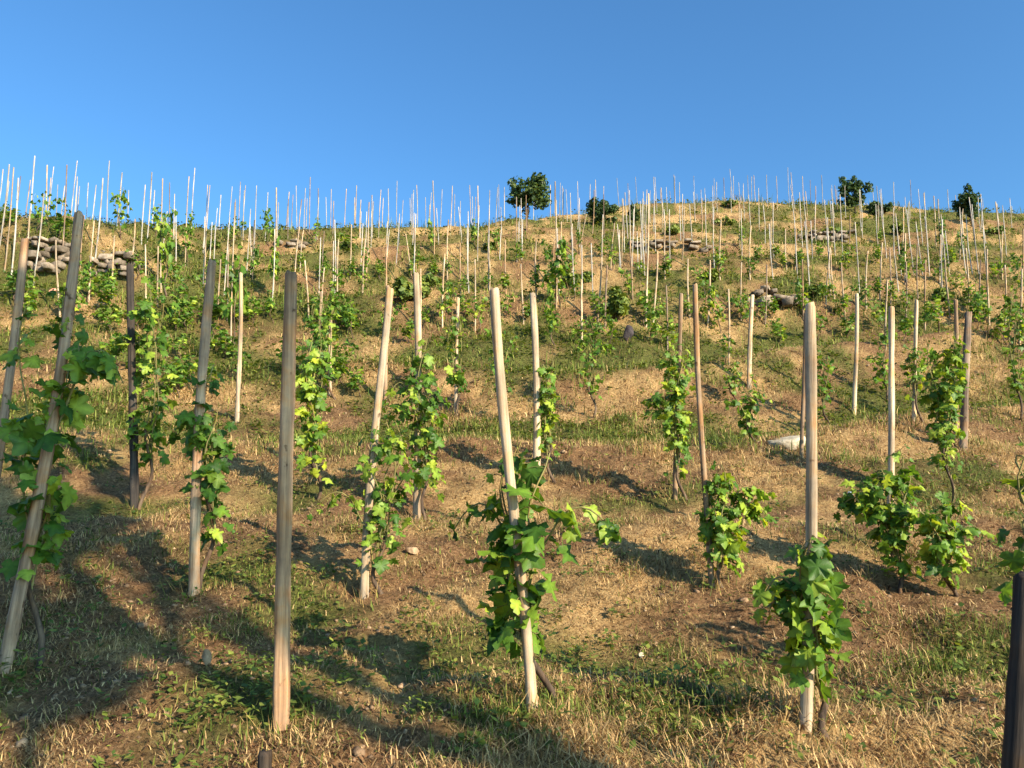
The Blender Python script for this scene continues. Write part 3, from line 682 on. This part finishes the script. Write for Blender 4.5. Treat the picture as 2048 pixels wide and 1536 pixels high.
# ------------------------------------------------------------------ vines
_half = np.array([(0.0, 0.02), (0.14, -0.15), (0.36, -0.12), (0.52, 0.08), (0.44, 0.17), (0.39, 0.25), (0.58, 0.38), (0.60, 0.53), (0.44, 0.60), (0.30, 0.57), (0.26, 0.72), (0.15, 0.90), (0.0, 1.02)])
_out = np.vstack([_half, _half[-2:0:-1] * [-1, 1]])
LEAF_HI = np.vstack([[[0, 0.32]], _out]); n_ = len(_out)
LT_HI = np.array([[0, 1 + i, 1 + (i + 1) % n_] for i in range(n_)])
_out2 = np.array([(0, 0), (0.45, -0.1), (0.58, 0.45), (0.25, 0.6), (0, 1.0), (-0.25, 0.6), (-0.58, 0.45), (-0.45, -0.1)])
LEAF_LO = np.vstack([[[0, 0.3]], _out2]); LT_LO = np.array([[0, 1 + i, 1 + (i + 1) % 8] for i in range(8)])
TONE_HI = np.array([1.25] + [1.2, 0.8, 1.05, 1.1, 0.75, 0.7, 0.95, 1.1, 0.75, 0.7, 0.8, 0.9, 1.15, 0.9, 0.8, 0.7, 0.75, 1.1, 0.95, 0.7, 0.75, 1.1, 1.05, 0.8])
TONE_LO = np.array([1.2, 1.1, 0.9, 1.0, 0.75, 1.0, 0.75, 1.0, 0.9])
def put_leaves(acc, P, size, nrm, tip, g, hi=True):
    """P (n,3) leaf stalk points"""
    base = LEAF_HI if hi else LEAF_LO; T = LT_HI if hi else LT_LO
    n = len(P); m = len(base)
    nrm = nrm / (np.linalg.norm(nrm, axis=1)[:, None] + 1e-9)
    tip = tip - nrm * np.sum(tip * nrm, 1)[:, None]; tip /= np.linalg.norm(tip, axis=1)[:, None] + 1e-9
    sx = np.cross(tip, nrm)
    X = base[None, :, 0] * g.uniform(0.85, 1.2, (n, 1)) * (1 + 0.06 * g.normal(size=(n, m))); Yb = base[None, :, 1] * (1 + 0.05 * g.normal(size=(n, m)))
    Zb = -g.uniform(-0.15, 0.55, (n, 1)) * np.abs(X) - g.uniform(-0.1, 0.45, (n, 1)) * Yb ** 2 + 0.085 * g.normal(size=(n, m))
    V = P[:, None, :] + size[:, None, None] * (X[..., None] * sx[:, None, :] + Yb[..., None] * tip[:, None, :] + Zb[..., None] * nrm[:, None, :])
    V = V.reshape(-1, 3); acc.tone = getattr(acc, 'tone', []); acc.tone.append(np.tile(TONE_HI if hi else TONE_LO, n)); TT = (T[None] + (np.arange(n) * m)[:, None, None]).reshape(-1, 3)
    acc.add(V, TT)
def make_vine(root, z0, z1, off0, off1, rad, n, lsize, seed, hi=True, base_off=(0.07, -0.03), ncane=4, stalks=True):
    """woody trunk beside the stake, canes climbing it, leaves on stalks"""
    g = np.random.default_rng(seed); off0 = np.array(off0, float); off1 = np.array(off1, float)
    acc_t, acc_c, acc_l = Acc(), Acc(), Acc()
    b0 = np.array([base_off[0], base_off[1], -0.08]); zt = max(0.16, z0 + 0.30 * (z1 - z0))
    tt = np.linspace(0, 1, 9)
    pt = np.stack([b0[0] + (off0[0] * 0.7 - b0[0]) * tt + 0.035 * np.sin(tt * 7 + seed), b0[1] + (off0[1] - b0[1]) * tt + 0.03 * np.sin(tt * 5 + 1 + seed), -0.08 + (zt + 0.08) * tt], -1)
    acc_t.add(*tube(pt, np.linspace(0.016, 0.009, 9), 7, True, 0.18, g))
    per = max(3, n // ncane); clump_c = None
    for k in range(ncane):
        start = pt[[8, 5, 7, 4, 6, 5][k % 6]]
        a = g.uniform(0, 6.28); zend = z0 + (z1 - z0) * (1.0 if k == 0 else g.uniform(0.72, 1.0)); droop = (k > 0 and g.uniform() < 0.3)
        s = np.linspace(0, 1, 12)
        rr = rad * (0.35 if k == 0 else g.uniform(0.5, 0.95))
        cen = off0[None] * (1 - s[:, None]) + off1[None] * s[:, None]
        prof = np.sin(np.clip(s, 0, 1) * np.pi * (0.55 if not droop else 0.9)) ** 0.8
        path = np.zeros((12, 3))
        path[:, :2] = cen + rr * prof[:, None] * np.array([math.cos(a), math.sin(a)]) + 0.03 * np.stack([np.sin(s * 9 + a), np.cos(s * 8 + a * 2)], -1)
        zz = start[2] + (zend - start[2]) * s
        if droop:
            zz = start[2] + (zend - start[2]) * np.sin(s * 2.3) / math.sin(1.57); zz = np.maximum(zz, max(0.05, z0))
        if k > 1 and g.uniform() < 0.3:                     # a loose shoot reaching out sideways
            sg = 1 if math.cos(a) > 0 else -1
            path[:, :2] = start[None, :2] + np.stack([sg * rad * 2.3 * s ** 1.3, rad * 0.8 * math.sin(a) * s], -1)
            zz = start[2] + (zend - start[2]) * 0.75 * np.sin(s * 2.2)
        path[:, 2] = zz; w = np.clip(s * 3, 0, 1)[:, None]; path[:, :2] = start[None, :2] * (1 - w) + path[:, :2] * w
        acc_c.add(*tube(path, np.linspace(0.0065, 0.003, 12), 5, True, 0.05, g))
        q = np.sort(np.clip(g.uniform(0.02, 1.02, per) + 0.05 * g.normal(size=per), 0, 1)); idx = q * 11; i0 = np.minimum(idx.astype(int), 10); fr = (idx - i0)[:, None]
        node = path[i0] * (1 - fr) + path[i0 + 1] * fr
        az = g.uniform(0, 6.28, per); pl = g.uniform(0.04, 0.15, per) * (rad / 0.2) ** 0.5
        dirv = np.stack([np.cos(az), np.sin(az), g.uniform(-0.2, 0.6, per)], -1)
        P = node + dirv * pl[:, None] * (1 - 0.4 * q[:, None])
        P[:, 2] = np.maximum(P[:, 2] - 0.05 * g.uniform(0, 1, per), z0 * 0.85 + 0.02)
        cenq = off0[None] * (1 - q[:, None]) + off1[None] * q[:, None]
        rad_d = np.zeros((per, 3)); rad_d[:, :2] = P[:, :2] - cenq; rad_d /= np.linalg.norm(rad_d, axis=1)[:, None] + 0.03
        nrm = rad_d * 0.6 + np.array([0, 0, 0.5]) + SUNV * 0.3 + g.normal(size=(per, 3)) * 0.55
        tipd = rad_d * 0.7 + np.array([0, 0, -0.75]) + g.normal(size=(per, 3)) * 0.4
        sz = lsize * 0.80 * g.uniform(0.45, 1.2, per) * (1 - 0.35 * np.clip((q - 0.8) * 5, 0, 1))
        put_leaves(acc_l, P, sz, nrm, tipd, g, hi)
        if stalks:
            for pa, pb_ in zip(node, P): acc_c.add(*tube(np.array([pa, (pa + pb_) / 2 + [0, 0, 0.008], pb_]), 0.0018, 3, False))
    tr = obj('trunk', acc_t.mesh('trunk', W_BARK, True), root)
    obj('canes', acc_c.mesh('canes', W_CANE, True), root)
    obj('foliage', acc_l.mesh('foliage', M_VINE, False), root)
VG = 'grapevines tied up to the vineyard stakes'
def near_vine(label, basepx, box, n, lsize, seed, Y=None, lean=0.0, hi=True, ncane=5):
    n = int(n * (1.5 if lsize > 0.121 else 2.1)); lsize *= 0.84; ncane = max(ncane, 6)
    x0, x1, y0, y1 = box
    b = hit(*basepx) if Y is None else at(*basepx, Y)
    if Y is not None: b[2] = float(height(b[0], b[1]))
    s = b[1] / FOC
    y0 -= 0.12 * (y1 - y0); top = at((x0 + x1) / 2 + lean, y0, b[1]); bot = at((x0 + x1) / 2 - lean, y1, b[1])
    root = empty('grapevine', b); tag(root, label, 'grapevine', VG)
    yo = 0.14 if 'big dark' in label else -0.04
    rad = (x1 - x0) / 2 * s
    make_vine(root, max(0.03, bot[2] - b[2]), top[2] - b[2], (bot[0] - b[0], yo), (top[0] - b[0], yo), max(0.05, rad * 0.62), n, lsize, seed, hi, ncane=ncane)
    return root
near_vine('large-leaved bright vine on the leaning centre stake', (1070, 1405), (945, 1160, 930, 1320), 74, 0.155, 101, lean=20, ncane=5)
near_vine('sparse vine climbing the lower half of the cream stake', (738, 1185), (690, 840, 880, 1180), 80, 0.105, 102)
near_vine('bushy vine halfway up the pale stake right of the cream stake', (838, 1040), (800, 905, 715, 1000), 110, 0.12, 103)
near_vine('dark drooping vine on the grey-brown post', (395, 1180), (362, 485, 770, 1090), 95, 0.125, 104)
near_vine('tall shaded vine around the charcoal-topped stake', (275, 1010), (236, 372, 590, 1010), 150, 0.125, 105, ncane=5)
near_vine('sunlit yellow-green vine right beside the black-topped post', (622, 1000), (588, 668, 690, 985), 100, 0.12, 106)
near_vine('big dark-leaved vine around the long leaning post', (40, 1330), (-50, 165, 640, 1230), 85, 0.16, 107, lean=35, ncane=6)
near_vine('tall narrow vine on the slender brown stake right of centre', (1352, 1000), (1312, 1394, 700, 1005), 130, 0.105, 108)
near_vine('low vine at the foot of the thin bent brown stake', (1426, 1172), (1372, 1490, 955, 1168), 105, 0.11, 109)
near_vine('yellow-green vine at the foot of the pinkish stake', (1622, 1455), (1560, 1690, 1095, 1440), 75, 0.13, 110)
near_vine('low spreading vine below the slim grey stake', (1782, 1180), (1718, 1850, 930, 1180), 110, 0.11, 111)
near_vine('tall bright leafy vine around the thick grey stake on the right', (1892, 1010), (1832, 1948, 700, 995), 150, 0.11, 112)
near_vine('low bushy vine right of the low spreading vine', (1882, 1190), (1835, 1935, 1000, 1180), 70, 0.11, 113)
near_vine('vine leaves reaching in at the right edge of the picture', (2062, 1420), (1975, 2150, 900, 1130), 18, 0.13, 114, Y=3.3)
near_vine('airy vine behind the leaning centre stake', (1092, 960), (1060, 1130, 745, 930), 70, 0.11, 115)
near_vine('vine left of the centre stake on a thin pale stake', (912, 832), (888, 940, 640, 800), 60, 0.11, 116, hi=False)
near_vine('vine hugging the stake just left of the leaning centre stake', (1002, 842), (972, 1012, 610, 810), 60, 0.11, 117, hi=False)
near_vine('bright vine in open grass right of the leaning centre stake', (1180, 835), (1148, 1216, 650, 830), 75, 0.11, 118, hi=False)
near_vine('small bushy vine under the thin leaning cream stake', (1496, 890), (1468, 1522, 765, 885), 60, 0.10, 119, hi=False)
near_vine('small vine right behind the pinkish stake', (1645, 850), (1624, 1668, 715, 850), 50, 0.11, 120, hi=False)
near_vine('small vine halfway up the thin stake right of the slim grey stake', (1828, 842), (1800, 1850, 690, 795), 45, 0.11, 121, hi=False)
near_vine('leafy vine behind the black-topped post around a thin cream stake', (660, 790), (600, 692, 590, 780), 110, 0.12, 122, hi=False)
near_vine('vine behind the slim grey stake', (1768, 800), (1745, 1785, 680, 795), 50, 0.11, 123, hi=False)
near_vine('tall vine at the right edge behind the leaning-in leaves', (2034, 840), (2008, 2060, 600, 832), 80, 0.11, 124, hi=False)
near_vine('small vine on the slope left of the thin bent stake', (1460, 800), (1440, 1482, 730, 798), 35, 0.10, 125, hi=False)
near_vine('leafy vine on the slope above the charcoal-topped stake', (360, 650), (325, 388, 540, 645), 60, 0.12, 126, hi=False)
near_vine('vine in the gap left of the long leaning post', (62, 615), (42, 80, 535, 610), 40, 0.13, 127, hi=False)
near_vine('dark vine just right of the long leaning post', (152, 640), (135, 175, 545, 630), 40, 0.13, 128, hi=False)

# smaller vines up the slope: shared prototypes, each a thing
protos_v = []
def proto_vine(seed, h, rad, n):
    root = empty('grapevine', (0, 0, 0)); make_vine(root, 0.15, h, (0, 0), (0.03, 0), rad, n, 0.13, seed, False, ncane=3, stalks=False)
    return root
for i in range(6): protos_v.append(proto_vine(500 + i, 1.0, 0.17 + 0.03 * (i % 3), 48 + 8 * i))
used_p = [False] * 6
vine_items = {'low': [], 'high': [], 'ridge': []}
def copy_vine(i, b, sc, sx):
    p = protos_v[i]
    if not used_p[i]: used_p[i] = True; r = p
    else:
        r = p.copy(); COL.objects.link(r)
        for ch in list(p.children):
            c_ = ch.copy(); COL.objects.link(c_); c_.parent = r
    r.location = b; r.scale = (sx, sx, sc); r.rotation_euler = (0, 0, random.uniform(0, 6.28))
    tag(r, 'x', 'grapevine', VG); return r
FV = [(236, 478, 365, 42, 'ridge'), (308, 470, 400, 26, 'ridge'), (80, 470, 372, 34, 'ridge'), (10, 460, 400, 40, 'ridge'), (120, 480, 410, 40, 'ridge'), (537, 488, 412, 24, 'ridge'), (632, 500, 430, 24, 'ridge'), (378, 480, 415, 22, 'ridge'), (466, 490, 425, 22, 'ridge'),
 (540, 645, 575, 30, 'low'), (1105, 690, 582, 40, 'low'), (1305, 690, 605, 28, 'low'), (1224, 700, 622, 34, 'low'), (1438, 665, 598, 22, 'low'), (1493, 660, 580, 24, 'low'), (1875, 665, 585, 40, 'low'), (1955, 660, 580, 22, 'low'),
 (993, 510, 452, 22, 'high'), (690, 500, 465, 40, 'high'), (1095, 530, 480, 22, 'high'), (1405, 590, 520, 22, 'high'), (700, 680, 590, 26, 'low'), (760, 560, 515, 24, 'high'), (930, 640, 590, 24, 'low'), (1640, 690, 620, 36, 'low'), (1700, 680, 615, 40, 'low'), (1760, 660, 590, 28, 'low'),
 (1545, 640, 595, 24, 'low'), (1815, 680, 620, 30, 'low'), (2005, 690, 620, 30, 'low'), (1990, 570, 520, 24, 'high'), (1840, 560, 510, 28, 'high'), (1690, 550, 500, 26, 'high'), (1520, 530, 480, 24, 'high'), (1600, 540, 495, 20, 'high'), (1440, 540, 490, 24, 'high'), (1280, 560, 515, 24, 'high'), (1150, 600, 550, 26, 'high'),
 (1012, 640, 585, 22, 'low'), (865, 560, 515, 26, 'high'), (450, 560, 500, 28, 'high'), (505, 650, 590, 28, 'low'), (585, 640, 590, 26, 'low'), (275, 560, 505, 34, 'high'), (420, 720, 640, 44, 'low'), (345, 570, 515, 28, 'high'), (205, 590, 560, 30, 'high'), (30, 600, 540, 40, 'high'), (480, 760, 690, 30, 'low'), (1335, 560, 515, 22, 'high'), (1915, 590, 540, 26, 'high'), (1755, 530, 485, 24, 'high'), (1640, 520, 480, 22, 'high'), (1560, 690, 640, 26, 'low'), (2035, 560, 500, 26, 'high'), (640, 570, 525, 26, 'high'), (1205, 520, 475, 24, 'high'), (1900, 530, 485, 26, 'high'), (815, 690, 640, 26, 'low')]
for fx, fy, tx, ty in MID:
    if fy > 480 and random.random() < 0.92: FV.append((fx + random.uniform(-8, 8), fy, fy - random.uniform(0.35, 0.72) * (fy - ty), random.uniform(0.12, 0.2) * (fy - ty), 'low' if fy > 600 else 'high'))
for _ in range(34): FV.append((random.uniform(200, 720), *(lambda y: (y, y - random.uniform(45, 70), random.uniform(26, 44)))(random.uniform(620, 800)), 'low'))
for k, (fx, fy, ty, wpx, band) in enumerate(FV):
    b = hit(fx, fy); s = b[1] / FOC; H = max(0.5, (fy - ty) * s)
    r = copy_vine(k % 6, b, H, max(0.7, wpx * s / 0.42)); vine_items[band].append((fx, r, random.choice(['small green', 'leafy green'])))
place_labels(vine_items['ridge'], 'vine', 'on the left skyline')
place_labels(vine_items['high'], 'vine', 'high on the slope')
place_labels(vine_items['low'], 'vine', 'halfway up the slope')

# ------------------------------------------------------------------ ridge trees, bushes, shade tree
def make_tree(name, label, cat, loc, H, crown_c, crown_r, nleaf, lsize, seed, mat, nlimb=9, trunk_r=0.05, clump=16, group=None, clr=(0.2, 0.5)):
    g = np.random.default_rng(seed); root = empty(name, loc); tag(root, label, cat, group)
    at_, ac = Acc(), Acc(); cc = np.array(crown_c, float); cr = np.array(crown_r, float)
    z = np.linspace(-0.15, cc[2], 8)
    tp = np.stack([0.04 * H * np.sin(z * 1.3 + seed) + cc[0] * z / max(cc[2], .01), 0.03 * H * np.cos(z * 1.1 + seed) + cc[1] * z / max(cc[2], .01), z], -1)
    at_.add(*tube(tp, np.linspace(trunk_r, trunk_r * 0.5, 8), 8, True, 0.12, g))
    cl = []
    for k in range(clump):
        d = g.normal(size=3); d /= np.linalg.norm(d); d[2] = d[2] * 0.9 + 0.1
        p = cc + d * cr * g.uniform(0.35, 0.95); cl.append((p, g.uniform(*clr)))
        if k < nlimb:
            st = tp[g.integers(4, 8)]; mm = (st + p) / 2 + g.normal(size=3) * 0.06 * cr
            at_.add(*tube(np.array([st, mm, p]), [trunk_r * 0.42, trunk_r * 0.25, trunk_r * 0.1], 5, True, 0.05, g))
    w = np.array([c_[1] for c_ in cl]); w = w ** 2 / np.sum(w ** 2)
    idx = g.choice(len(cl), nleaf, p=w); P0 = np.array([cl[i][0] for i in idx]); rr = np.array([cl[i][1] for i in idx])
    d = g.normal(size=(nleaf, 3)); d /= np.linalg.norm(d, axis=1)[:, None]
    P = P0 + d * (rr * g.uniform(0.2, 1.0, nleaf) ** 0.6)[:, None] * cr
    P[:, 2] = np.maximum(P[:, 2], 0.02)
    nrm = d + [0, 0, 0.5] + g.normal(size=(nleaf, 3)) * 0.6
    put_leaves(ac, P, lsize * g.uniform(0.6, 1.3, nleaf), nrm, g.normal(size=(nleaf, 3)) + [0, 0, -0.3], g, False)
    obj('trunk', at_.mesh('trunk', W_BARK, True), root); obj('crown', ac.mesh('crown', mat), root)
    return root
def ridge_plant(name, label, cat, px, pyb, pyt, wpx, seed, nleaf, mat=M_BUSH, low=0.3, clump=16, group=None, lsz=0.10, clr=(0.2, 0.5)):
    b = hit(px, pyb); s = b[1] / FOC; H = (pyb - pyt) * s; w = wpx * s / 2
    lo = H * low; c = (0, 0, (H + lo) / 2); r = (w, w * 0.85, (H - lo) / 2)
    return make_tree(name, label, cat, b, H, c, r, nleaf, lsz, seed, mat, trunk_r=0.05 * max(0.6, H / 2.5), clump=clump, group=group, clr=clr)
ridge_plant('tree', 'small airy tree on the skyline right of centre', 'tree', 1058, 462, 338, 96, 11, 1700, low=0.25, clump=44, lsz=0.11, clr=(0.2, 0.38))
ridge_plant('bush', 'low dark bush on the ridge right of the airy skyline tree', 'bush', 1210, 452, 390, 70, 12, 1100, low=0.0, clump=24, clr=(0.15, 0.35))
ridge_plant('bush', 'small dark bush right beside the low dark ridge bush', 'bush', 1266, 452, 408, 36, 13, 500, low=0.0, clump=9)
ridge_plant('bush', 'round dark bush standing on the right-hand ridge', 'bush', 1708, 428, 345, 72, 14, 1500, low=0.05, clump=34, clr=(0.14, 0.32))
ridge_plant('bush', 'low green bush at the right foot of the round ridge bush', 'bush', 1760, 432, 398, 50, 15, 700, low=0.0, clump=10)
ridge_plant('bush', 'smaller ragged dark bush near the right end of the ridge', 'bush', 1944, 452, 368, 64, 16, 1200, low=0.08, clump=30, clr=(0.13, 0.3))
ridge_plant('bush', 'tiny tuft of scrub on top of the bare ridge bank', 'bush', 1462, 416, 396, 30, 20, 260, M_WEED, low=0.0, clump=6)
ridge_plant('shrub', 'olive shrub on the bank above the pale stake left of centre', 'shrub', 812, 600, 556, 80, 21, 900, M_WEED, low=0.0, clump=12)
ridge_plant('shrub', 'dark green shrub left of the blackish stump', 'shrub', 1234, 640, 575, 56, 22, 700, M_WEED, low=0.0, clump=10)
ridge_plant('shrub', 'olive shrub on the terrace above the central vine', 'shrub', 1150, 570, 535, 70, 23, 700, M_WEED, low=0.0, clump=10)
ridge_plant('shrub', 'small green shrub right of the terrace rubble wall', 'shrub', 1632, 600, 566, 40, 24, 500, M_WEED, low=0.0, clump=8)

LOWSCRUB = [(980, 500, 30), (1340, 470, 36), (1450, 450, 36), (1420, 560, 36), (1660, 470, 30), (1800, 470, 40), (1890, 600, 40), (700, 500, 34), (860, 580, 50), (430, 500, 34), (220, 640, 50), (440, 640, 46), (1990, 470, 40)]
scrub_items = []
for k, (px, py, w) in enumerate(LOWSCRUB):
    o = ridge_plant('shrub', 'x', 'shrub', px, py, py - w * random.uniform(0.45, 0.75), w * random.uniform(0.8, 1.3), 200 + k, 260, M_WEED, low=0.0, clump=7, group='low scrub on the terraces', lsz=0.11)
    scrub_items.append((px, o, random.choice(['low olive', 'small leafy'])))
place_labels(scrub_items, 'shrub', 'on the terraced slope')

# the tree behind the photographer whose dappled shade falls on the lower left
tx_, ty_ = 4.6, -4.0
make_tree('shade_tree', 'broad leafy tree behind the viewpoint shading the lower left ground', 'tree', (tx_, ty_, float(height(tx_, ty_))), 10.0,
          (-0.15, -0.15, 8.2), (1.75, 1.75, 2.6), 2700, 0.19, 31, M_BUSH, nlimb=16, trunk_r=0.16, clump=24, clr=(0.11, 0.25))

make_tree('shade_tree', 'slimmer leafy tree close beside the broad tree behind the viewpoint', 'tree', (5.6, -2.9, float(height(5.6, -2.9))), 10.0,
          (0.0, 0.0, 9.2), (1.0, 1.0, 1.3), 1300, 0.18, 33, M_BUSH, nlimb=12, trunk_r=0.12, clump=14, clr=(0.16, 0.34))
